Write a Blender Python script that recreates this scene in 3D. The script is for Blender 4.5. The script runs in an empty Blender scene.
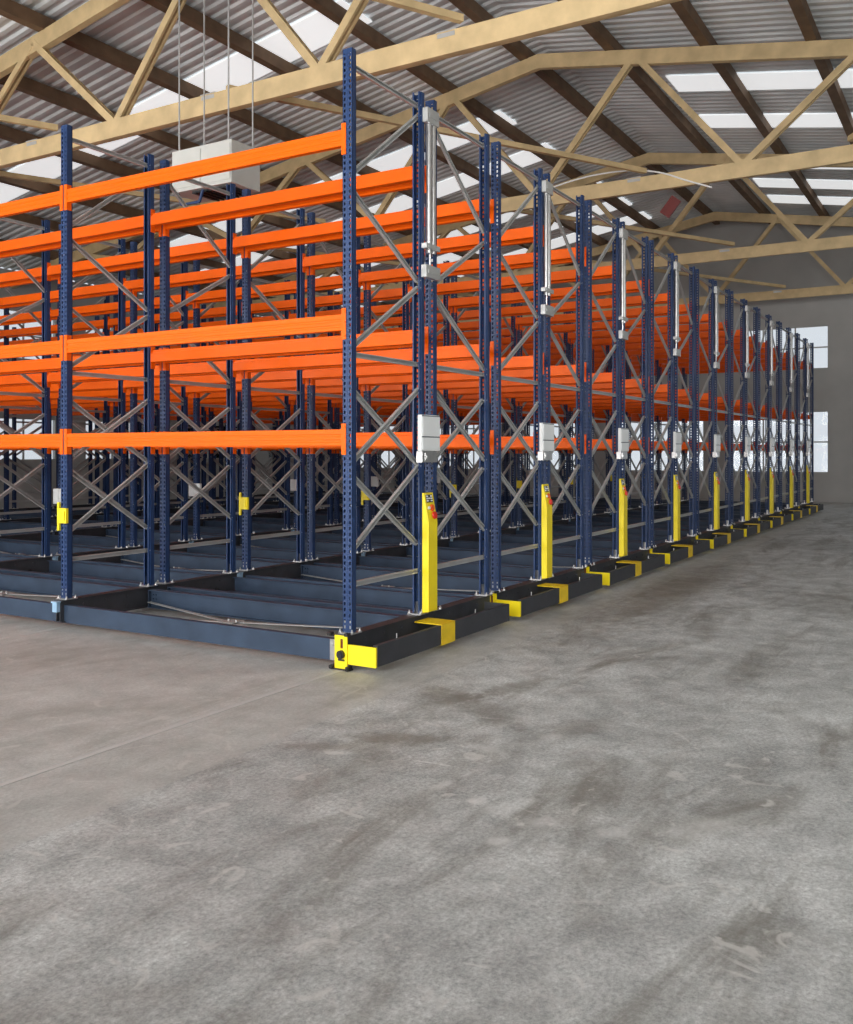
import bpy, math, random
from mathutils import Matrix, Vector
random.seed(7)
C = bpy.context.scene.collection
PI = math.pi

# ------------------------------------------------------------------ materials
def mat(name, col, rough=.5, metal=0., var=0., vscale=8., bump=0., bscale=60., coat=0., emit=0., spec=.5):
    m = bpy.data.materials.new(name); m.use_nodes = True
    nt = m.node_tree; b = nt.nodes['Principled BSDF']
    b.inputs['Base Color'].default_value = (*col, 1); b.inputs['Roughness'].default_value = rough
    b.inputs['Metallic'].default_value = metal; b.inputs['Specular IOR Level'].default_value = spec; b.inputs['Coat Weight'].default_value = coat
    tc = nt.nodes.new('ShaderNodeTexCoord')
    if var:
        n = nt.nodes.new('ShaderNodeTexNoise'); n.inputs['Scale'].default_value = vscale; n.inputs['Detail'].default_value = 5
        nt.links.new(tc.outputs['Object'], n.inputs['Vector'])
        r = nt.nodes.new('ShaderNodeValToRGB')
        r.color_ramp.elements[0].position = .3; r.color_ramp.elements[1].position = .7
        r.color_ramp.elements[0].color = (*[c*(1-var) for c in col], 1)
        r.color_ramp.elements[1].color = (*[min(1, c*(1+var)) for c in col], 1)
        nt.links.new(n.outputs['Fac'], r.inputs['Fac']); nt.links.new(r.outputs['Color'], b.inputs['Base Color'])
    if bump:
        n2 = nt.nodes.new('ShaderNodeTexNoise'); n2.inputs['Scale'].default_value = bscale
        nt.links.new(tc.outputs['Object'], n2.inputs['Vector'])
        bp = nt.nodes.new('ShaderNodeBump'); bp.inputs['Strength'].default_value = bump; bp.inputs['Distance'].default_value = .01
        nt.links.new(n2.outputs['Fac'], bp.inputs['Height']); nt.links.new(bp.outputs['Normal'], b.inputs['Normal'])
    if emit:
        b.inputs['Emission Color'].default_value = (*col, 1); b.inputs['Emission Strength'].default_value = emit
    return m

M = dict(
    blue=mat('blue_paint', (.017, .045, .135), .38, var=.12, vscale=5, spec=.4),
    orange=mat('orange_paint', (.93, .13, .001), .36, var=.05, vscale=3, spec=.22),
    galv=mat('galvanised_steel', (.50, .51, .51), .36, metal=.4, var=.1, vscale=4),
    zinc=mat('bright_zinc', (.58, .58, .58), .28, metal=.8, var=.1, vscale=20),
    navy=mat('navy_chassis_paint', (.035, .056, .095), .5, var=.2, vscale=4, spec=.3),
    rail=mat('dark_grey_paint', (.045, .048, .057), .5, var=.2, vscale=5, spec=.3),
    yellow=mat('yellow_paint', (.93, .74, .01), .4, var=.05, vscale=6),
    amber=mat('amber_paint', (.8, .55, .01), .45, var=.1, vscale=9),
    white=mat('white_enamel', (.84, .87, .88), .35, var=.03, vscale=4),
    line=mat('seam_dark', (.05, .07, .1), .6, var=.1),
    red=mat('red_plastic', (.75, .03, .01), .35, var=.05),
    orred=mat('orange_red_plastic', (.85, .1, .01), .35, var=.05),
    black=mat('black_rubber', (.012, .012, .014), .5, var=.1),
    pale=mat('pale_blue_paint', (.3, .48, .66), .4, var=.1),
    timber=mat('pale_timber', (.60, .45, .24), .6, var=.16, vscale=3, bump=.15),
    btimber=mat('brown_timber', (.17, .105, .06), .7, var=.22, vscale=3),
    wall=mat('white_wall_paint', (.42, .42, .41), .7, var=.06, vscale=1.2, bump=.1),
    frame=mat('window_frame_paint', (.5, .5, .49), .5, var=.05),
    dred=mat('dark_red_paint', (.13, .01, .008), .5, var=.1),
    lamp=mat('skylight_panel', (.90, .92, .93), .5, var=.0, emit=.8),
    unit=mat('light_grey_casing', (.55, .56, .53), .45, var=.05, vscale=3),
    cable=mat('white_cable', (.85, .85, .83), .4, var=.04),
)
# glass
g = bpy.data.materials.new('window_glass'); g.use_nodes = True; nt = g.node_tree
out = nt.nodes['Material Output']; nt.nodes.remove(nt.nodes['Principled BSDF'])
tr = nt.nodes.new('ShaderNodeBsdfTransparent'); gl = nt.nodes.new('ShaderNodeBsdfGlossy'); mx = nt.nodes.new('ShaderNodeMixShader')
gl.inputs['Roughness'].default_value = .05; fr = nt.nodes.new('ShaderNodeFresnel')
nt.links.new(fr.outputs[0], mx.inputs[0]); nt.links.new(tr.outputs[0], mx.inputs[1]); nt.links.new(gl.outputs[0], mx.inputs[2])
nt.links.new(mx.outputs[0], out.inputs[0]); M['glass'] = g

# concrete floor
def concrete():
    m = bpy.data.materials.new('worn_concrete'); m.use_nodes = True; nt = m.node_tree; b = nt.nodes['Principled BSDF']
    L = nt.links.new; N = nt.nodes.new
    tc = N('ShaderNodeTexCoord')
    def noise(s, d=8, rough=.6, vec=None, dist=0):
        n = N('ShaderNodeTexNoise'); n.inputs['Scale'].default_value = s; n.inputs['Detail'].default_value = d
        n.inputs['Roughness'].default_value = rough; n.inputs['Distortion'].default_value = dist
        L(vec or tc.outputs['Object'], n.inputs['Vector']); return n.outputs['Fac']
    def ramp(f, *st):
        r = N('ShaderNodeValToRGB'); e = r.color_ramp.elements
        while len(e) < len(st): e.new(.5)
        for k, (p, c) in enumerate(st):
            e[k].position = p; e[k].color = (c[0], c[1], c[2], 1) if not isinstance(c, (int, float)) else (c, c, c, 1)
        L(f, r.inputs['Fac']); return r.outputs['Color']
    def mix(a, bb, fac, mode='MIX'):
        x = N('ShaderNodeMix'); x.data_type = 'RGBA'; x.blend_type = mode
        for s, v in ((0, fac), (6, a), (7, bb)):
            if hasattr(v, 'node'): L(v, x.inputs[s])
            else: x.inputs[s].default_value = v
        return x.outputs[2]
    big = ramp(noise(.55, 7, .6, dist=.6), (.3, (.375, .385, .38)), (.72, (.60, .615, .61)))
    mid = ramp(noise(3.2, 10, .72, dist=.3), (.34, .62), (.66, 1.25))
    c1 = mix(big, mid, .85, 'MULTIPLY')
    fine = ramp(noise(42, 10, .85), (.36, .45), (.66, 1.45))
    c2 = mix(c1, fine, .9, 'MULTIPLY')
    # dark damp stains, stretched along the aisle
    mp = N('ShaderNodeMapping'); mp.inputs['Scale'].default_value = (.35, 1.3, 1); mp.inputs['Rotation'].default_value = (0, 0, .35)
    L(tc.outputs['Object'], mp.inputs['Vector'])
    st = ramp(noise(1.15, 9, .68, mp.outputs[0], .8), (.50, 0.), (.66, .7))
    c3 = mix(c2, (.15, .14, .115, 1), st)
    # pale scuffed patches
    pt = ramp(noise(4.6, 6, .6, dist=1.2), (.60, 0.), (.68, .6))
    c4 = mix(c3, (.62, .61, .59, 1), pt)
    # smoother slab under the racks (own pour, edge at y = -0.79)
    sx = N('ShaderNodeSeparateXYZ'); L(tc.outputs['Object'], sx.inputs[0])
    gt = N('ShaderNodeMath'); gt.operation = 'GREATER_THAN'; gt.inputs[1].default_value = -.79; L(sx.outputs[1], gt.inputs[0])
    slab = mix((.46, .455, .43, 1), ramp(noise(2.2, 6, .6), (.3, .8), (.7, 1.12)), .9, 'MULTIPLY')
    h = N('ShaderNodeMath'); h.operation = 'MULTIPLY'; h.inputs[1].default_value = .5; L(gt.outputs[0], h.inputs[0])
    c5 = mix(c4, slab, h.outputs[0])
    def blot(col, cx, cy, rot, lx, ly, color, amt, edge=.35):
        # one worn or damp mark, also the broad brown band: a soft ellipse with a ragged rim
        m_ = N('ShaderNodeMapping'); m_.vector_type = 'TEXTURE'; m_.inputs['Location'].default_value = (cx, cy, 0)
        m_.inputs['Rotation'].default_value = (0, 0, rot); m_.inputs['Scale'].default_value = (lx, ly, 1)
        L(tc.outputs['Object'], m_.inputs['Vector'])
        ln = N('ShaderNodeVectorMath'); ln.operation = 'LENGTH'; L(m_.outputs[0], ln.inputs[0])
        ad = N('ShaderNodeMath'); ad.operation = 'MULTIPLY_ADD'; ad.inputs[1].default_value = 1.5; L(noiseE, ad.inputs[0]); L(ln.outputs['Value'], ad.inputs[2])
        return mix(col, (*color, 1), ramp(ad.outputs[0], (0.0, amt), (1.0, amt*.9), (1.0+edge, 0)))
    # ramp clamps at 1, so bring the distance field into 0..1 first
    noiseE = noise(9, 8, .7)
    _ramp = ramp
    def ramp(f, *st):
        d = N('ShaderNodeMath'); d.operation = 'MULTIPLY'; d.inputs[1].default_value = .4; L(f, d.inputs[0])
        return _ramp(d.outputs[0], *[(p*.4, c) for p, c in st])
    dk = (.17, .16, .135)
    for (xa, ya, xb, yb, w_, a_) in ((-.65, -1.19, -.25, -1.45, .13, .6), (-.31, -1.43, .5, -1.61, .12, .6), (-.57, -1.14, -.2, -1.04, .12, .6), (-1.63, -1.16, -1.36, -1.75, .13, .65),
                                     (-1.49, -2.57, -1.23, -2.72, .09, .4), (-.24, -1.13, -.92, -2.05, .14, .45), (-1.0, -2.2, -.5, -2.5, .14, .4), (-2.0, -.9, -1.75, -1.4, .08, .45)):
        c5 = blot(c5, (xa+xb)/2, (ya+yb)/2, math.atan2(yb-ya, xb-xa), math.hypot(xb-xa, yb-ya)*1.1, w_*2.0, dk, a_)
    for (xa, ya, xb, yb, w_, a_) in ((-2.15, -2.10, -2.02, -2.13, .05, .6), (-2.29, -2.54, -2.08, -2.62, .10, .5), (-2.34, -2.76, -2.21, -2.87, .09, .5), (-2.24, -2.38, -2.16, -2.42, .06, .7),
                                     (-2.64, -2.70, -2.57, -2.74, .06, .7), (-2.29, -3.11, -2.15, -3.22, .08, .5), (-1.37, -1.91, -1.40, -2.14, .08, .4), (-1.0, -2.26, -.89, -2.32, .08, .4), (-2.1, -3.4, -1.8, -3.6, .12, .4)):
        c5 = blot(c5, (xa+xb)/2, (ya+yb)/2, math.atan2(yb-ya, xb-xa), math.hypot(xb-xa, yb-ya)*1.4, w_*1.5, (.70, .70, .69), a_*.75, .4)
    c5 = blot(c5, -1.795, -1.88, math.atan2(-.49, .05), .42, .016, (.72, .72, .70), .6)
    c5 = blot(c5, 5., -.80, 0, 8., .012, (.62, .6, .56), .7)
    c5 = blot(c5, 6., -1.1, 0, 5.5, .75, (.19, .17, .14), .75, .6)  # broad darker, browner band of floor along the racks
    ramp = _ramp
    L(c5, b.inputs['Base Color'])
    L(ramp(noise(2.5, 6, .6), (.3, .42), (.7, .75)), b.inputs['Roughness'])
    bp = N('ShaderNodeBump'); bp.inputs['Strength'].default_value = .35; bp.inputs['Distance'].default_value = .01
    L(noise(45, 8, .8), bp.inputs['Height']); L(bp.outputs[0], b.inputs['Normal'])
    return m
M['floor'] = concrete()

# corrugated roof sheet
def sheet():
    m = mat('corrugated_roof_sheet', (.62, .62, .61), .45, metal=.15)
    nt = m.node_tree; b = nt.nodes['Principled BSDF']
    tc = nt.nodes.new('ShaderNodeTexCoord'); n = nt.nodes.new('ShaderNodeTexNoise'); n.inputs['Scale'].default_value = .5; n.inputs['Detail'].default_value = 6
    nt.links.new(tc.outputs['Object'], n.inputs['Vector'])
    r = nt.nodes.new('ShaderNodeValToRGB'); r.color_ramp.elements[0].color = (.62, .66, .68, 1); r.color_ramp.elements[1].color = (.86, .89, .90, 1)
    r.color_ramp.elements[0].position = .35; r.color_ramp.elements[1].position = .65
    nt.links.new(n.outputs['Fac'], r.inputs['Fac']); nt.links.new(r.outputs[0], b.inputs['Base Color'])
    return m
M['sheet'] = sheet()

# ------------------------------------------------------------------ mesh building
class MB:
    def __init__(s): s.v = []; s.f = []
    def add(s, vs, fs):
        o = len(s.v); s.v += [tuple(p) for p in vs]; s.f += [tuple(i+o for i in q) for q in fs]; return s
    def box(s, a, b, mtx=None):
        (x0, y0, z0), (x1, y1, z1) = a, b
        x0, x1 = sorted((x0, x1)); y0, y1 = sorted((y0, y1)); z0, z1 = sorted((z0, z1))
        vs = [Vector(p) for p in ((x0,y0,z0),(x1,y0,z0),(x1,y1,z0),(x0,y1,z0),(x0,y0,z1),(x1,y0,z1),(x1,y1,z1),(x0,y1,z1))]
        if mtx: vs = [mtx @ p for p in vs]
        return s.add(vs, [(0,3,2,1),(4,5,6,7),(0,1,5,4),(1,2,6,5),(2,3,7,6),(3,0,4,7)])
    def prism(s, poly, axis, a, b):
        # poly in the two other axes (cyclic order), extruded along axis from a to b
        n = len(poly); vs = []
        for t in (a, b):
            for p, q in poly:
                vs.append({'x': (t, p, q), 'y': (p, t, q), 'z': (p, q, t)}[axis])
        ar = sum(poly[i][0]*poly[(i+1) % n][1]-poly[(i+1) % n][0]*poly[i][1] for i in range(n))
        flip = (ar > 0) != (b > a)
        if axis == 'y': flip = not flip
        fs = [tuple(reversed(range(n))), tuple(range(n, 2*n))] + [(i, (i+1) % n, n+(i+1) % n, n+i) for i in range(n)]
        if flip: fs = [tuple(reversed(q)) for q in fs]
        return s.add(vs, fs)
    def cyl(s, a, b, r, n=12, r2=None):
        a = Vector(a); b = Vector(b); d = (b-a); L = d.length; q = d.to_track_quat('Z', 'Y'); r2 = r if r2 is None else r2
        vs = [a + q @ Vector((r*math.cos(2*PI*k/n), r*math.sin(2*PI*k/n), 0)) for k in range(n)] + \
             [b + q @ Vector((r2*math.cos(2*PI*k/n), r2*math.sin(2*PI*k/n), 0)) for k in range(n)]
        return s.add(vs, [tuple(reversed(range(n))), tuple(range(n, 2*n))] + [(i, (i+1) % n, n+(i+1) % n, n+i) for i in range(n)])
    def bar(s, a, b, w, d, up=(0, 1, 0)):
        # solid bar from a to b: width w in the plane normal to 'up', depth d along 'up'
        a = Vector(a); b = Vector(b); x = (b-a).normalized(); u = Vector(up); u = (u-u.dot(x)*x).normalized(); w_ = x.cross(u)
        m = Matrix(((x.x, w_.x, u.x, a.x), (x.y, w_.y, u.y, a.y), (x.z, w_.z, u.z, a.z), (0, 0, 0, 1)))
        return s.box((0, -w/2, -d/2), ((b-a).length, w/2, d/2), m)
    def chan(s, a, b, w=.045, d=.028, t=.003, up=(0, 1, 0)):
        # open C channel with lips; web on the +up side, mouth on the -up side
        a = Vector(a); b = Vector(b); x = (b-a).normalized(); u = Vector(up); u = (u-u.dot(x)*x).normalized(); w_ = x.cross(u)
        m = Matrix(((x.x, w_.x, u.x, a.x), (x.y, w_.y, u.y, a.y), (x.z, w_.z, u.z, a.z), (0, 0, 0, 1)))
        L = (b-a).length
        s.box((0, -w/2, d/2-t), (L, w/2, d/2), m)
        for k in (-1, 1):
            s.box((0, k*w/2, -d/2), (L, k*(w/2-t), d/2-t), m)
            s.box((0, k*(w/2-t), -d/2), (L, k*(w/2-.012), -d/2+t), m)
        return s
    def mesh(s, name, m, bevel=0, smooth=False):
        me = bpy.data.meshes.new(name); me.from_pydata(s.v, [], s.f); me.materials.append(M[m] if isinstance(m, str) else m)
        if bevel:
            import bmesh
            bm = bmesh.new(); bm.from_mesh(me)
            bmesh.ops.bevel(bm, geom=bm.edges[:], offset=bevel, segments=2, affect='EDGES', profile=.7)
            bm.to_mesh(me); bm.free()
        if smooth:
            for p in me.polygons: p.use_smooth = True
            try: me.set_sharp_from_angle(angle=math.radians(35))
            except Exception: pass
        me.update(); return me

def link(name, me, parent=None, loc=(0, 0, 0), rz=0):
    o = bpy.data.objects.new(name, me); C.objects.link(o); o.location = loc; o.rotation_euler = (0, 0, rz)
    if parent: o.parent = parent
    return o
def tag(o, label=None, cat=None, group=None, kind=None):
    if label: o['label'] = label
    if cat: o['category'] = cat
    if group: o['group'] = group
    if kind: o['kind'] = kind
    return o
def empty(name, loc=(0, 0, 0)):
    o = bpy.data.objects.new(name, None); C.objects.link(o); o.location = loc; o.empty_display_size = .2; return o
def copy_tree(o, parent=None):
    c = o.copy(); C.objects.link(c); c.parent = parent
    for ch in list(kids[o.name]) if o.name in kids else []: copy_tree(ch, c)
    return c

# ------------------------------------------------------------------ dimensions (metres; origin = foot of the corner upright)
H0 = .27                 # top of the chassis, where the uprights stand
TOP = 5.31
LV = (1.96, 2.955, 4.55)  # beam centre heights
D = 1.13                 # frame depth
GAP = .26               # between the two back-to-back frames
X4 = (0, D, D+GAP, 2*D+GAP)
PITCH = 2.83            # rack to rack
BAY = 3.69
NB = 5
NR = 9

# upright: perforated C section
def upright_mesh():
    b = MB(); t = .0028; W = .05; x0 = -.040; x1 = .036
    ys = [-W, -.037, -.019, .019, .037, W]
    z = H0+.012; step = .05; hh = .028
    for k in range(5):
        if k % 2 == 0: b.box((x0, ys[k], z), (x0+t, ys[k+1], TOP))
        else:
            zz = z+.03
            b.box((x0, ys[k], z), (x0+t, ys[k+1], zz))
            while zz < TOP-.05:
                b.box((x0, ys[k], zz+hh), (x0+t, ys[k+1], min(TOP, zz+step))); zz += step
            b.box((x0, ys[k], zz+hh-.02), (x0+t, ys[k+1], TOP))
    # rolled stiffening groove in the web middle
    b.box((x0-.002, -.006, z), (x0, .006, TOP))
    for s in (-1, 1):
        b.box((x0, s*W, z), (x1-.02, s*(W-t), TOP))
        b.box((x1-.022, s*(W+.0), z), (x1-.02, s*(W-.012), TOP))
        b.box((x1-.02, s*(W-.010), z), (x1, s*(W-.010-t), TOP))
        b.box((x1-t, s*(W-.010), z), (x1, s*(W-.026), TOP))
    return b.mesh('upright', 'blue')
me_up = upright_mesh()

def plate_mesh():
    b = MB(); b.box((-.075, -.075, H0), (.075, .075, H0+.012))
    for sx in (-1, 1):
        for sy in (-1, 1):
            x, y = sx*.058, sy*.062
            b.cyl((x, y, H0+.012), (x, y, H0+.022), .016, 6); b.cyl((x, y, H0+.022), (x, y, H0+.04), .008, 8)
    b.box((-.034, -.045, H0+.012), (-.028, .045, H0+.11))
    return b.mesh('base_plate', 'zinc')
me_plate = plate_mesh()

# beam, outer face towards -x, origin at left end (y=0) and centre height
BL = BAY-.10
def beam_mesh():
    h = .07
    p = [(-.046, -h+.004), (-.042, -h), (.010, -h), (.014, -h+.004), (.014, .035), (-.008, .040), (-.008, h-.004), (-.012, h), (-.042, h),
         (-.046, h-.004), (-.046, .030), (-.041, .024), (-.041, .010), (-.046, .004), (-.046, -.018), (-.041, -.024), (-.041, -.038), (-.046, -.044)]
    b = MB(); b.prism(p, 'y', 0, BL); return b.mesh('beam', 'orange')
me_beam = beam_mesh()
def conn_mesh(s):
    # s=+1: connector at the y=0 end (upright lies on the -y side)
    b = MB()
    b.box((-.050, -.040*s, -.15), (-.0435, 0, .12)); b.box((-.050, 0, -.15), (.012, .006*s, .12))
    for k in (-.12, .0, .09):
        b.cyl((-.056, -.026*s, k), (-.048, -.026*s, k), .008, 8)
    b.box((-.052, -.012*s, -.10), (-.046, .006*s, -.085))
    return b.mesh('beam_connector', 'orange')
me_c = {1: conn_mesh(1), -1: conn_mesh(-1)}

ZB = [(.69, .69, -.012), (.99, 1.70, -.016), (1.65, .95, .014), (1.75, 2.44, -.016), (2.40, 1.73, .014), (2.68, 2.68, 0), (2.74, 3.42, -.004),
      (4.12, 3.49, .004), (4.24, 5.08, -.004), (5.18, 5.18, 0)]
def brace_mesh(k, mirror):
    a, c, dy = ZB[k]; b = MB(); xa, xb = .012, D-.012
    if mirror: xa, xb = xb, xa
    b.chan((xa, dy, a), (xb, dy, c), .046, .026)
    for x, z in ((xa, a), (xb, c)): b.cyl((x, -.046, z), (x, .046, z), .008, 8)
    return b
me_br = {(k, m): brace_mesh(k, m).mesh('brace', 'galv') for k in range(len(ZB)) for m in (0, 1)}
me_brall = {}
for m_ in (0, 1):
    bb = MB()
    for k in range(len(ZB)):
        q = brace_mesh(k, m_); bb.add(q.v, q.f)
    me_brall[m_] = bb.mesh('brace', 'galv')

XE = X4[3]+.10
def cross_mesh():   # chassis cross member carrying the uprights (channel with flanges)
    b = MB(); z0, z1 = .035, H0
    b.box((-.115, -.06, z1-.012), (XE-.02, .06, z1)); b.box((-.115, -.06, z0), (XE-.02, .06, z0+.012))
    b.box((-.115, -.035, z0+.012), (XE-.02, -.025, z1-.012)); b.box((-.115, .025, z0+.012), (XE-.02, .035, z1-.012))
    x = .18
    while x < XE-.2:
        for z in (.09, .2): b.cyl((x, -.047, z), (x, -.035, z), .011, 6)
        x += .30
    return b.mesh('cross_member', 'rail')
me_cross = cross_mesh()
def chassis_beam(front):
    b = MB()
    L = BAY*NB
    if front:
        b.box((-.012, .07, .03), (.012, L-.06, .215)); b.box((.012, .07, .205), (.05, L-.06, .215)); b.box((.012, .07, .03), (.05, L-.06, .04))
    else:
        for n in range(NB):
            y0, y1 = n*BAY+.062, (n+1)*BAY-.062
            b.box((-.05, y0, .225), (.05, y1, .237)); b.box((-.05, y0, .03), (.05, y1, .042)); b.box((-.006, y0, .042), (.006, y1, .225))
            for y in (y0, y1-.012): b.box((-.045, y, .042), (.045, y+.012, .225))
            for y in (y0+.05, y0+.09, y1-.05, y1-.09):
                b.cyl((-.02, y, .13), (-.006, y, .13), .011, 6); b.cyl((-.02, y, .18), (-.006, y, .18), .011, 6)
    return b.mesh('chassis_beam', 'navy')
me_cf, me_ci = chassis_beam(True), chassis_beam(False)
def plan_brace():
    b = MB(); y0, y1 = .10, BAY-.10; x0, x1 = .03, D-.08; z = .10
    b.bar((x0, y0, z), (x1, y1, z), .045, .008, (0, 0, 1)); b.bar((x0, y1, z+.010), (x1, y0, z+.010), .045, .008, (0, 0, 1))
    yc = (y0+y1)/2; xc = (x0+x1)/2
    b.box((xc-.09, yc-.09, z+.014), (xc+.09, yc+.09, z+.02)); 
    for s in (-1, 1): b.cyl((xc, yc+s*.05, z+.02), (xc, yc+s*.05, z+.04), .012, 6)
    return b.mesh('chassis_brace', 'galv')
me_pb = plan_brace()
def wheel_mesh():
    b = MB(); b.cyl((0, -.02, .086), (0, .02, .086), .111, 28); b.cyl((0, -.05, .086), (0, .05, .086), .03, 12)
    return b.mesh('wheel', 'black', smooth=True)
me_wheel = wheel_mesh()

me = {}
b = MB(); b.box((-.105, -.356, .035), (2.42, -.345, .215)); b.box((-.105, -.345, .205), (2.42, -.315, .215)); b.box((-.105, -.345, .035), (2.42, -.315, .045))
b.box((2.41, -.345, .035), (2.42, -.062, .215)); me['guard_rail'] = b.mesh('guard_rail', 'rail')
b = MB(); b.box((-.125, -.352, .03), (-.105, -.065, .198)); me['bumper'] = b.mesh('end_bumper', 'yellow')
b = MB(); b.box((.965, -.362, .028), (1.22, -.352, .222)); b.box((.965, -.362, .214), (1.22, -.062, .224)); b.box((.965, -.352, .028), (1.22, -.06, .034))
me['pad'] = b.mesh('guard_band', 'amber')
b = MB(); 
for x in (.28, 1.75): b.cyl((x, -.30, .10), (x, -.30, .25), .006, 8); b.box((x-.03, -.31, .09), (x+.03, -.06, .10))
me['pin'] = b.mesh('sensor_pin', 'zinc')
b = MB()   # yellow end plate with slot
b.box((-.138, -.045, .0), (-.126, -.028, .285)); b.box((-.138, .028+.02, .0), (-.126, .085, .285))
b.box((-.138, -.028, .0), (-.126, .048, .175)); b.box((-.138, -.028, .255), (-.126, .048, .285)); b.box((-.138, -.028, .175), (-.126, -.002, .255)); b.box((-.138, .026, .175), (-.126, .048, .255))
me['eplate'] = b.mesh('end_plate', 'yellow')
b = MB(); b.box((-.126, -.035, .02), (-.118, .07, .275)); me['eslot'] = b.mesh('slot_backing', 'dred')
b = MB(); b.cyl((-.165, .012, .125), (-.138, .012, .125), .036, 20); b.cyl((-.172, .012, .125), (-.165, .012, .125), .026, 20); b.box((-.145, -.02, .07), (-.138, .045, .085)); me['knob'] = b.mesh('knob', 'black', smooth=True)
b = MB(); b.box((-.17, -.095, -.02), (-.10, -.07, .015)); b.box((-.16, .07, -.02), (-.10, .10, .015)); b.box((-.15, -.10, -.022), (-.09, .11, -.01)); b.box((-.16, -.085, .27), (-.11, -.05, .295)); b.box((-.16, .09, .262), (-.11, .13, .29)); b.box((-.13, -.08, .256), (-.116, .125, .27))
b.cyl((-.165, -.085, .0), (-.15, -.085, .0), .018, 10); b.cyl((-.165, .09, .0), (-.15, .09, .0), .018, 10); me['foot'] = b.mesh('sweeper_foot', 'black')
b = MB(); b.box((-.075, .10, .035), (-.066, .16, .215)); b.box((-.075, .085, .035), (.0, .10, .215))
for z in (.08, .17): b.cyl((-.085, .13, z), (-.075, .13, z), .01, 6)
me['bracket'] = b.mesh('corner_bracket', 'zinc')
# control console
cx0, cx1 = 1.122, 1.29
b = MB(); prof = [(-.052, H0+.012), (-.125, H0+.025), (-.125, 1.165), (-.072, 1.44), (-.052, 1.44)]; b.prism(prof, 'x', cx0, cx1); me['console'] = b.mesh('control_console', 'yellow', .004)
nrm = Vector((0, -.28, .08)).normalized()   # slope normal (yz)
sl0 = Vector((0, -.125, 1.165)); sl1 = Vector((0, -.072, 1.44)); sd = (sl1-sl0)
def on_slope(x, t, off): p = sl0+sd*t+Vector((0, -sd.z, sd.y)).normalized()*(-1 if False else 1)*off; return Vector((x, p.y, p.z))
sn = Vector((0, -sd.z, sd.y)).normalized()
if sn.y > 0: sn = -sn
def on_slope(x, t, off): p = sl0+sd*t+sn*off; return Vector((x, p.y, p.z))
xm = (cx0+cx1)/2
def slope_box(bb, xa, xb, t0, t1, off):
    q = [on_slope(xa, t0, .0), on_slope(xb, t0, 0), on_slope(xb, t1, 0), on_slope(xa, t1, 0)] + [on_slope(xa, t0, off), on_slope(xb, t0, off), on_slope(xb, t1, off), on_slope(xa, t1, off)]
    bb.add(q, [(0,3,2,1),(4,5,6,7),(0,1,5,4),(1,2,6,5),(2,3,7,6),(3,0,4,7)])
b = MB(); slope_box(b, cx0+.02, cx1-.03, .66, .93, .004); me['panel'] = b.mesh('key_panel', 'black')
b = MB()
for i, x in enumerate((cx0+.04, xm-.01, cx1-.055)):
    for j, t in enumerate((.72, .80, .88)):
        if (i+j) % 2 == 0 or j == 1: slope_box(b, x-.014, x+.014, t-.028, t+.022, .009)
me['keys'] = b.mesh('white_keys', 'white')
b = MB(); p = on_slope(xm+.02, .47, 0); b.cyl(p, p+sn*.014, .034, 18, .030); me['btn1'] = b.mesh('push_button', 'orred', smooth=True)
b = MB(); p = on_slope(cx0+.045, .47, 0); b.cyl(p, p+sn*.012, .016, 14); me['btn0'] = b.mesh('small_button', 'white', smooth=True)
b = MB(); p = on_slope(xm+.025, .2, 0); b.cyl(p, p+sn*.01, .02, 14); b.cyl(p+sn*.01, p+sn*.025, .038, 20, .034); me['btn2'] = b.mesh('emergency_stop', 'red', smooth=True)
b = MB()
b.box((cx0-.01, -.055, H0), (cx1+.01, -.045, H0+.05)); me['cscrew'] = b.mesh('console_fixing', 'zinc')
# white cabinet
kx0, kx1 = .985, 1.33
b = MB(); b.box((kx0, -.13, 1.845), (kx1, -.085, 2.19)); me['cab'] = b.mesh('control_cabinet', 'white', .005)
b = MB(); b.box((kx0+.012, -.138, 1.985), (kx1-.012, -.131, 2.175)); me['door1'] = b.mesh('cabinet_door', 'white', .003)
b = MB(); b.box((kx0+.012, -.138, 1.858), (kx1-.012, -.131, 1.974)); me['door2'] = b.mesh('cabinet_door', 'white', .003)
b = MB(); b.box((kx0+.005, -.134, 1.974), (kx1-.005, -.130, 1.984)); me['seam'] = b.mesh('seam', 'line')
b = MB(); b.box((kx0+.03, -.12, 1.735), (kx1-.03, -.052, 1.842)); b.box((kx0+.08, -.126, 1.755), (kx1-.05, -.12, 1.825)); b.box((kx0+.10, -.13, 1.775), (kx1-.07, -.126, 1.805)); b.box((kx0+.15, -.085, 1.842), (kx1-.05, -.052, 2.15)); me['cabbr'] = b.mesh('cabinet_bracket', 'zinc')
# conduits
def conduit():
    b = MB(); xm = D+GAP/2
    b.cyl((xm-.045, -.075, 3.77), (xm-.045, -.075, 5.1), .026, 12); b.cyl((xm+.035, -.075, 3.77), (xm+.035, -.075, 5.1), .026, 12)
    b.cyl((xm, -.06, 3.66), (xm, -.06, 3.8), .01, 8)
    return b.mesh('conduit', 'zinc', smooth=True)
me['conduit'] = conduit()
def clamp(z, h, w=.135):
    b = MB(); xm = D+GAP/2-.02; b.box((xm-w, -.11, z), (xm+w, -.105, z+h)); b.box((xm-w, -.105, z), (xm+w, -.052, z+.006)); b.box((xm-w, -.105, z+h-.006), (xm+w, -.052, z+h))
    b.box((xm-w*.7, -.115, z+h*.35), (xm+w*.7, -.11, z+h*.65))
    for s in (-1, 1): b.box((xm+s*w, -.105, z), (xm+s*(w-.006), -.052, z+h))
    return b.mesh('cable_clamp', 'galv')
me['clamps'] = [clamp(3.52, .12), clamp(3.80, .05, .13), clamp(5.02, .14, .11)]
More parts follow.
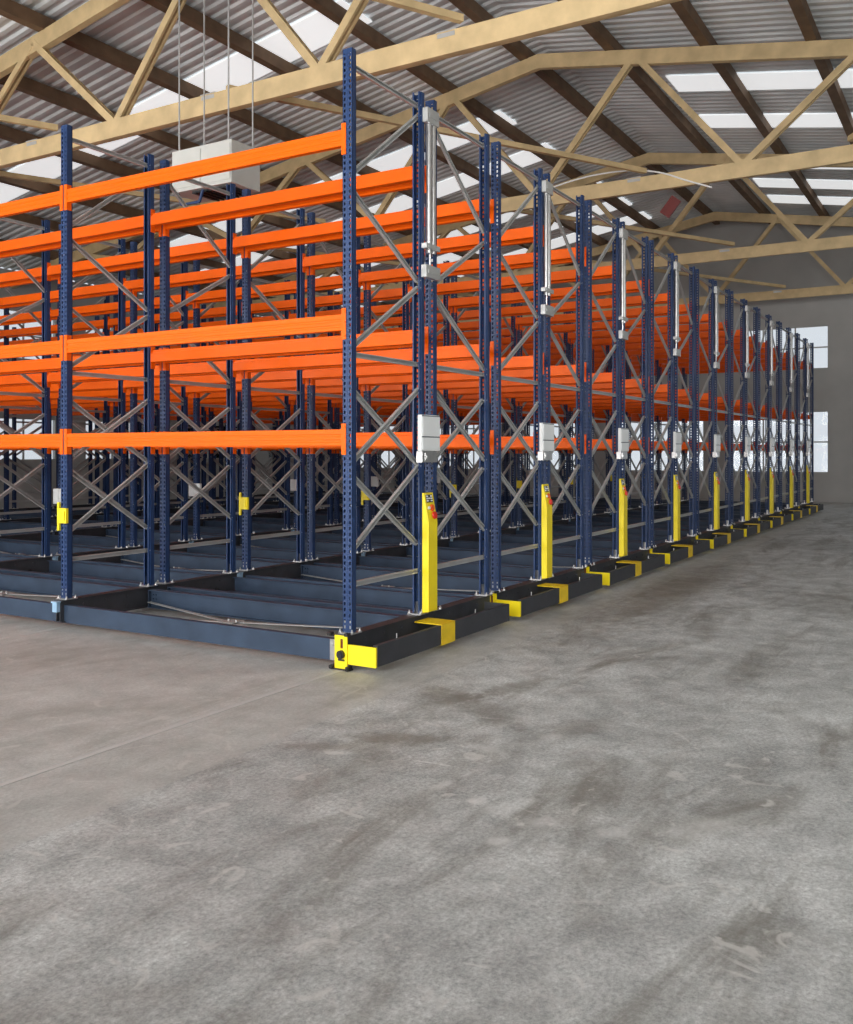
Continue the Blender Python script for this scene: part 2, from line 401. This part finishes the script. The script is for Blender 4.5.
# small boxes on uprights / shims
b = MB(); b.box((-.075, -.075, 1.08), (-.043, .045, 1.24)); b.box((-.085, -.055, 1.11), (-.075, .025, 1.21)); b.box((-.07, .045, 1.0), (-.045, .075, 1.30)); me['ybox'] = b.mesh('sensor_box', 'yellow', .003)
b = MB(); b.box((-.10, -.16, 1.05), (-.045, .10, 1.28)); b.box((-.108, -.14, 1.07), (-.10, -.04, 1.26)); b.box((-.108, -.03, 1.07), (-.10, .08, 1.26)); me['gbox'] = b.mesh('junction_box', 'white', .004)
b = MB(); b.box((-.17, -.045, .245), (-.118, .045, .262)); b.box((-.16, -.035, .15), (-.118, .035, .245)); me['shim'] = b.mesh('shim_block', 'pale')
b = MB(); b.box((-.19, .0, .03), (-.16, .0, .1)); 

kids = {}
def child(name, mesh, parent, loc=(0, 0, 0), rz=0, label=None, kind=None):
    o = link(name, mesh, parent, loc, rz); kids.setdefault(parent.name, []).append(o)
    if label: o['label'] = label
    if kind: o['kind'] = kind
    return o

def make_rack():
    r = empty('mobile_rack')
    for n in range(NB+1):
        y = n*BAY
        child('cross_member', me_cross, r, (0, y, 0))
        for i, x in enumerate(X4):
            u = child('upright', me_up, r, (x, y, 0), 0 if i % 2 == 0 else PI)
            child('base_plate', me_plate, u)
            if i % 2 == 0:
                mi = i//2
                if n < 3:
                    for k in range(len(ZB)): child('brace', me_br[(k, mi)], u)
                else: child('brace', me_brall[mi], u, kind='stuff')
        for x in (.3, X4[3]-.3): child('wheel', me_wheel, r, (x, y, 0))
    # chassis: the front and back edge beams, and the two inner ones
    child('chassis_beam', me_cf, r, (-.055, 0, 0)); child('chassis_beam', me_cf, r, (X4[3]+.05, BAY*NB, 0), PI)
    for x in (D-.02, D+GAP+.02): child('chassis_beam', me_ci, r, (x, 0, 0))
    for n in range(NB):
        for x in (X4[0],):
            if n < 3: child('chassis_brace', me_pb, r, (x, n*BAY, 0))
        for i, x in enumerate(X4):
            for z in LV:
                if i % 2 == 0:
                    bo = child('beam', me_beam, r, (x, n*BAY+.05, z))
                else:
                    bo = child('beam', me_beam, r, (x, (n+1)*BAY-.05, z), PI)
                if n < 3:
                    child('beam_connector', me_c[1], bo); child('beam_connector', me_c[-1], bo, (0, BL, 0))
    child('guard_rail', me['guard_rail'], r); child('end_bumper', me['bumper'], r); child('guard_band', me['pad'], r, label='amber yellow band around the dark rail'); child('sensor_pin', me['pin'], r)
    ep = child('end_plate', me['eplate'], r, (0, -.022, -.014), label='yellow slotted plate with black knob'); child('slot_backing', me['eslot'], ep); child('knob', me['knob'], ep)
    child('sweeper_foot', me['foot'], r); child('corner_bracket', me['bracket'], r, label='bare metal bracket')
    co = child('control_console', me['console'], r, label='yellow slanted-top control column')
    child('key_panel', me['panel'], co); child('white_keys', me['keys'], co); child('push_button', me['btn1'], co, label='orange-red push button')
    child('small_button', me['btn0'], co); child('emergency_stop', me['btn2'], co, label='red mushroom stop button'); child('console_fixing', me['cscrew'], co)
    cb = child('control_cabinet', me['cab'], r, label='light grey cabinet with two door panels')
    child('cabinet_door', me['door1'], cb); child('cabinet_door', me['door2'], cb); child('seam', me['seam'], cb); child('seam', me['seam'], cb, (0, 0, .2)); child('cabinet_bracket', me['cabbr'], cb)
    child('conduit', me['conduit'], r, label='pair of bright metal conduits')
    for c in me['clamps']: child('cable_clamp', c, r)
    child('sensor_box', me['ybox'], r, (0, BAY, 0), label='small yellow box on an upright')
    child('junction_box', me['gbox'], r, (0, 2*BAY, 0), label='light grey box on an upright')
    child('shim_block', me['shim'], r, (0, BAY, 0), label='pale blue block')
    child('shim_block', me['shim'], r, (0, 2*BAY, 0), label='pale blue block')
    return r
rack0 = make_rack()
labels = [
    'nearest blue and orange mobile rack, its corner upright and yellow bumper foremost',
    'second mobile rack from the near corner, its yellow console right of the corner cabinet',
    'third mobile rack from the near corner, close behind the second',
    'fourth mobile rack from the near corner, its console further right along the aisle',
    'fifth mobile rack from the near corner, midway down the aisle row',
    'sixth mobile rack from the near corner of the row',
    'seventh mobile rack from the near corner, well down the aisle',
    'eighth mobile rack from the near corner, next to last of the row',
    'ninth and farthest mobile rack at the end of the row']
for i in range(NR):
    r = rack0 if i == 0 else copy_tree(rack0)
    r.location = (i*PITCH, 0, .025)
    tag(r, labels[i], 'pallet rack', 'mobile pallet racks in a row')

# ------------------------------------------------------------------ building shell
XB, XF = -10.5, 31.; YR, YL = -15., 23.; EAVE = 7.9; RIDGE = 11.2; YM = 4.
def struct(name, mb, m, bevel=0): return tag(link(name, mb.mesh(name, m, bevel)), kind='structure')
struct('floor', MB().box((XB, YR, -.15), (XF, YL, 0)), 'floor')
# embedded floor rails under each line of uprights
for n in range(NB+1):
    b = MB(); b.box((XB+.5, n*BAY-.030, 0), (XF-1, n*BAY-.022, .004)); b.box((XB+.5, n*BAY+.022, 0), (XF-1, n*BAY+.030, .004)); b.box((XB+.5, n*BAY-.022, 0), (XF-1, n*BAY+.022, .002))
    struct('trim_%d' % (n+1), b, 'frame')
# roof (corrugated, slopes both ways from the ridge)
def roof_z(y): return RIDGE-(RIDGE-EAVE)*abs(y-YM)/((YL-YM) if y > YM else (YM-YR))
b = MB(); vs = []; x = XB; k = 0
prof = []
while x <= XF+.01:
    prof += [(x, 0), (x+.10, 0), (x+.14, .045), (x+.24, .045)]; x += .28
def strip(y0, y1):
    for (xa, za), (xb, zb) in zip(prof[:-1], prof[1:]):
        b.add([(xa, y0, roof_z(y0)+za), (xb, y0, roof_z(y0)+zb), (xb, y1, roof_z(y1)+zb), (xa, y1, roof_z(y1)+za)], [(0, 1, 2, 3)])
        b.add([(xa, y0, roof_z(y0)+za+.02), (xb, y0, roof_z(y0)+zb+.02), (xb, y1, roof_z(y1)+zb+.02), (xa, y1, roof_z(y1)+za+.02)], [(3, 2, 1, 0)])
strip(YR, YM); strip(YM, YL)
struct('ceiling', b, 'sheet')
# translucent skylight strips under the sheet, made to glow; extra ones added to brighten the roof
k = 0
for xs in (-8.8, -5.2, -1.0, 2.0, 8.4, 15.4, 18.4, 22.6, 25.1, 27.4):
    for (y0, y1) in ((YR+3, YM-2.2), (YM+2.2, YL-3)):
        k += 1; b = MB(); w = 1.1
        vs = [(xs, y0, roof_z(y0)-.012), (xs+w, y0, roof_z(y0)-.012), (xs+w, y1, roof_z(y1)-.012), (xs, y1, roof_z(y1)-.012)]
        vs += [(a, c, d_-.02) for a, c, d_ in vs]
        b.add(vs, [(0,1,2,3),(7,6,5,4),(0,4,5,1),(1,5,6,2),(2,6,7,3),(3,7,4,0)])
        struct('window_%d' % k, b, 'lamp')
# walls with window bands
wn = [k]
def wall(name, axis, pos, a0, a1, wins, thick=.25, top=EAVE):
    # axis 'x': wall plane x=pos running along y; wins = list of (u0,u1,z0,z1)
    b = MB(); us = sorted({a0, a1} | {w[0] for w in wins} | {w[1] for w in wins})
    def bx(u0, u1, z0, z1, d0, d1, bb):
        if axis == 'x': bb.box((pos+d0, u0, z0), (pos+d1, u1, z1))
        else: bb.box((u0, pos+d0, z0), (u1, pos+d1, z1))
    for u0, u1 in zip(us[:-1], us[1:]):
        ws = sorted([w for w in wins if w[0] <= u0+1e-6 and w[1] >= u1-1e-6], key=lambda w: w[2]); z = 0
        for w in ws: bx(u0, u1, z, w[2], 0, thick, b); z = w[3]
        bx(u0, u1, z, top, 0, thick, b)
    struct(name, b, 'wall')
    for (u0, u1, z0, z1) in wins:
        wn[0] += 1; f = MB(); t = .05; n = max(1, round((u1-u0)/1.1)); m = max(1, round((z1-z0)/1.0))
        for i in range(n+1):
            u = u0+(u1-u0)*i/n; bx(max(u0, u-t/2), min(u1, u+t/2), z0, z1, .08, .14, f)
        for j in range(m+1):
            z = z0+(z1-z0)*j/m; bx(u0, u1, max(z0, z-t/2), min(z1, z+t/2), .085, .135, f)
        fo = struct('window_%d' % wn[0], f, 'frame')
        gm = MB(); bx(u0, u1, z0, z1, .105, .115, gm); p = link('window_pane', gm.mesh('window_pane', 'glass'), fo)
wall('wall_back', 'x', XF, YR, YL, [(YR+1.5+i*4.6, YR+5.0+i*4.6, 1.1, 3.4) for i in range(8)] + [(YR+1.5+i*4.6, YR+5.0+i*4.6, 5.0, 6.6) for i in range(8)])
wall('wall_left', 'y', YL, XB, XF, [(XB+1.5+i*5.0, XB+5.3+i*5.0, 1.6, 3.0) for i in range(8)] + [(XB+1.5+i*5.0, XB+5.3+i*5.0, 5.0, 6.6) for i in range(8)])
wall('wall_right', 'y', YR-.25, XB, XF, [(XB+1.5+i*5.0, XB+5.3+i*5.0, 3.4, 6.2) for i in range(8)])
wall('wall_front', 'x', XB-.25, YR, YL, [(YR+1.5, YR+9.5, 0.3, 7.2), (YR+11.5, YR+21.5, 0.3, 7.2), (YR+23.5, YR+33.5, 0.3, 7.2)])
for nm, x0, x1 in (('wall_back_gable', XF, XF+.25), ('wall_front_gable', XB-.25, XB)):
    b = MB(); b.prism([(YR, EAVE), (YL, EAVE), (YM, RIDGE)], 'x', x0, x1); struct(nm, b, 'wall')
# purlins along x
tn = NB+1
y = YR+.9
while y < YL-.5:
    tn += 1; b = MB(); z = roof_z(y)-.035; b.box((XB, y-.10, z-.26), (XF, y+.10, z)); struct('trim_%d' % tn, b, 'btimber'); y += 2.05

# timber trusses along y
def make_truss():
    t = empty('roof_truss'); zb = 7.42
    b = MB(); b.box((-.09, YR+.05, zb), (-.0, YL-.05, zb+.32)); b.box((.0, YR+.05, zb+.02), (.09, YL-.05, zb+.30)); o = link('bottom_chord', b.mesh('bottom_chord', 'timber'), t); kids.setdefault(t.name, []).append(o)
    for (y0, y1) in ((YR+.05, YM), (YM, YL-.05)):
        b = MB(); q = .32
        vs = []
        for y in (y0, y1):
            z = roof_z(y)-.30
            vs += [(-.07, y, z-q), (.07, y, z-q), (.07, y, z), (-.07, y, z)]
        b.add(vs, [(0,1,2,3),(7,6,5,4),(0,4,5,1),(1,5,6,2),(2,6,7,3),(3,7,4,0)]); o = link('top_chord', b.mesh('top_chord', 'timber'), t); kids[t.name].append(o)
    n = 16; ys = [YR+1+(YL-YR-2)*i/n for i in range(n+1)]
    for i in range(n):
        a, c = ys[i], ys[i+1]
        if i % 2 == 0: p0, p1 = (0, a, zb+.25), (0, c, roof_z(c)-.42)
        else: p0, p1 = (0, a, roof_z(a)-.42), (0, c, zb+.25)
        b = MB()
        for s in (-.055, .055):
            b.bar((s, p0[1], p0[2]), (s, p1[1], p1[2]), .13, .045, (1, 0, 0))
        o = link('web_member', b.mesh('web_member', 'timber'), t); kids[t.name].append(o)
    for y in ys[1:-1:2]:
        b = MB(); b.box((-.1, y-.16, zb+.32), (.1, y+.16, zb+.335)); b.box((-.096, y-.14, zb+.24), (-.09, y+.14, zb+.30)); o = link('gusset_plate', b.mesh('gusset_plate', 'galv'), t); kids[t.name].append(o)
    return t
tx = [-3.3, 4.85, 13.0, 21.15, 29.2]
tl = ['timber roof truss nearest the camera, above the open floor', 'timber roof truss over the second rack, above the air unit',
      'pale timber roof truss over the middle of the rack row', 'timber roof truss over the far end of the rack row', 'farthest timber roof truss, close to the back wall']
t0 = make_truss()
for i, x in enumerate(tx):
    t = t0 if i == 0 else copy_tree(t0)
    t.location = (x, 0, 0); tag(t, tl[i], 'roof truss', 'timber roof trusses')
# diagonal roof ties between trusses
tn0 = tn
for i in range(len(tx)-1):
    for (ya, yb) in ((-8, -2.5), (6, 1.5), (14, 10)):
        tn += 1; b = MB(); b.bar((tx[i]+.09, ya, 7.85), (tx[i+1]-.09, yb, 7.85), .10, .10, (0, 0, 1)); struct('trim_%d' % tn, b, 'timber')

# hanging heater unit
hx, hy, hz = 3.47, 4.55, 5.73
h = tag(empty('heater_unit', (hx, hy, hz)), 'light grey boxed air unit hanging under the roof above the racks, top left', 'air unit')
b = MB(); b.box((0, 0, .0), (.62, 1.18, .62)); link('casing', b.mesh('casing', 'unit', .012), h)
b = MB(); b.box((-.012, .02, .05), (-.002, .56, .57)); b.box((-.012, .60, .05), (-.002, 1.14, .57)); link('access_panel', b.mesh('access_panel', 'unit', .003), h)
b = MB(); b.box((.08, .12, -.03), (.54, .85, -.001))
for i in range(7): b.box((.06, .15+i*.1, -.05), (.56, .17+i*.1, -.03))
link('grille', b.mesh('grille', 'black'), h)
b = MB(); b.cyl((.0, .55, -.03), (.0, .62, -.20), .022, 10); b.cyl((.0, .62, -.20), (.0, .98, -.20), .022, 10); b.cyl((.0, .98, -.20), (.0, 1.05, -.03), .022, 10); link('handle', b.mesh('handle', 'blue', smooth=True), h)
b = MB()
for x, y in ((.05, .1), (.57, .1), (.05, 1.08), (.57, 1.08)): b.cyl((x, y, .62), (x, y, roof_z(hy)-hz-.05), .012, 8)
link('hanging_rod', b.mesh('hanging_rod', 'galv'), h)

# dark red panel hanging at the truss, upper right
b = MB(); b.bar((0, .13, -.16), (0, -.13, .16), .24, .05, (1, 0, 0)); o = link('hanging_sign', b.mesh('hanging_sign', 'dred', .004), None, (12.85, .94, 7.0))
tag(o, 'small dark red tilted panel hanging by the roof trusses, upper right', 'sign')

# white cables under the roof
def cable(name, pts, label, r=.018):
    cu = bpy.data.curves.new(name, 'CURVE'); cu.dimensions = '3D'; sp = cu.splines.new('NURBS'); sp.points.add(len(pts)-1)
    for p, q in zip(sp.points, pts): p.co = (*q, 1)
    sp.use_endpoint_u = True; sp.order_u = 3; cu.bevel_depth = r; cu.materials.append(M['cable'])
    o = bpy.data.objects.new(name, cu); C.objects.link(o)
    dg = bpy.context.evaluated_depsgraph_get(); me_ = bpy.data.meshes.new_from_object(o.evaluated_get(dg)); bpy.data.objects.remove(o)
    return tag(link(name, me_), label, 'cable')
cable('ceiling_cable', [(12.9, 4.2, 7.68), (12.9, 3.2, 7.92), (12.9, 2.0, 7.95), (12.9, 1.2, 7.80), (12.9, .6, 7.5), (12.9, 0.1, 7.3)], 'white cable looping along the long pale truss chord')

# ------------------------------------------------------------------ light
W = bpy.data.worlds.new('World'); bpy.context.scene.world = W; W.use_nodes = True
bg = W.node_tree.nodes['Background']; bg.inputs[0].default_value = (.86, .93, 1, 1); bg.inputs[1].default_value = 1.0
def area(name, loc, rot, sx, sy, power, col=(1, .98, .95)):
    l = bpy.data.lights.new(name, 'AREA'); l.shape = 'RECTANGLE'; l.size = sx; l.size_y = sy; l.energy = power; l.color = col
    o = bpy.data.objects.new(name, l); C.objects.link(o); o.location = loc; o.rotation_euler = rot; return o
# daylight standing in the three tall windows of the front wall
for i, (y0, y1) in enumerate(((YR+1.5, YR+9.5), (YR+11.5, YR+21.5), (YR+23.5, YR+33.5))):
    area('window_daylight', (XB-.3, (y0+y1)/2, 3.75), (0, -PI/2, 0), 6.8, y1-y0-.2, 2200)
# high windows of the right wall
for i in range(8):
    area('window_daylight', (XB+3.4+i*5, YR-.3, 4.8), (PI/2, 0, 0), 3.7, 2.7, 40)

# ------------------------------------------------------------------ camera
cam = bpy.data.cameras.new('Camera'); co = bpy.data.objects.new('Camera', cam); C.objects.link(co)
cam.sensor_fit = 'HORIZONTAL'; cam.sensor_width = 36; cam.lens = 936.9/853*36; cam.shift_y = -59.5/853
co.location = (-6.62, -4.716, 1.855); co.rotation_euler = (PI/2, 0, math.atan2(.512, .859)-PI/2)
S = bpy.context.scene; S.camera = co
S.view_settings.view_transform = 'Standard'; S.view_settings.look = 'None'; S.view_settings.gamma = 1; S.view_settings.use_curve_mapping = False
S.view_settings.exposure = -0.25
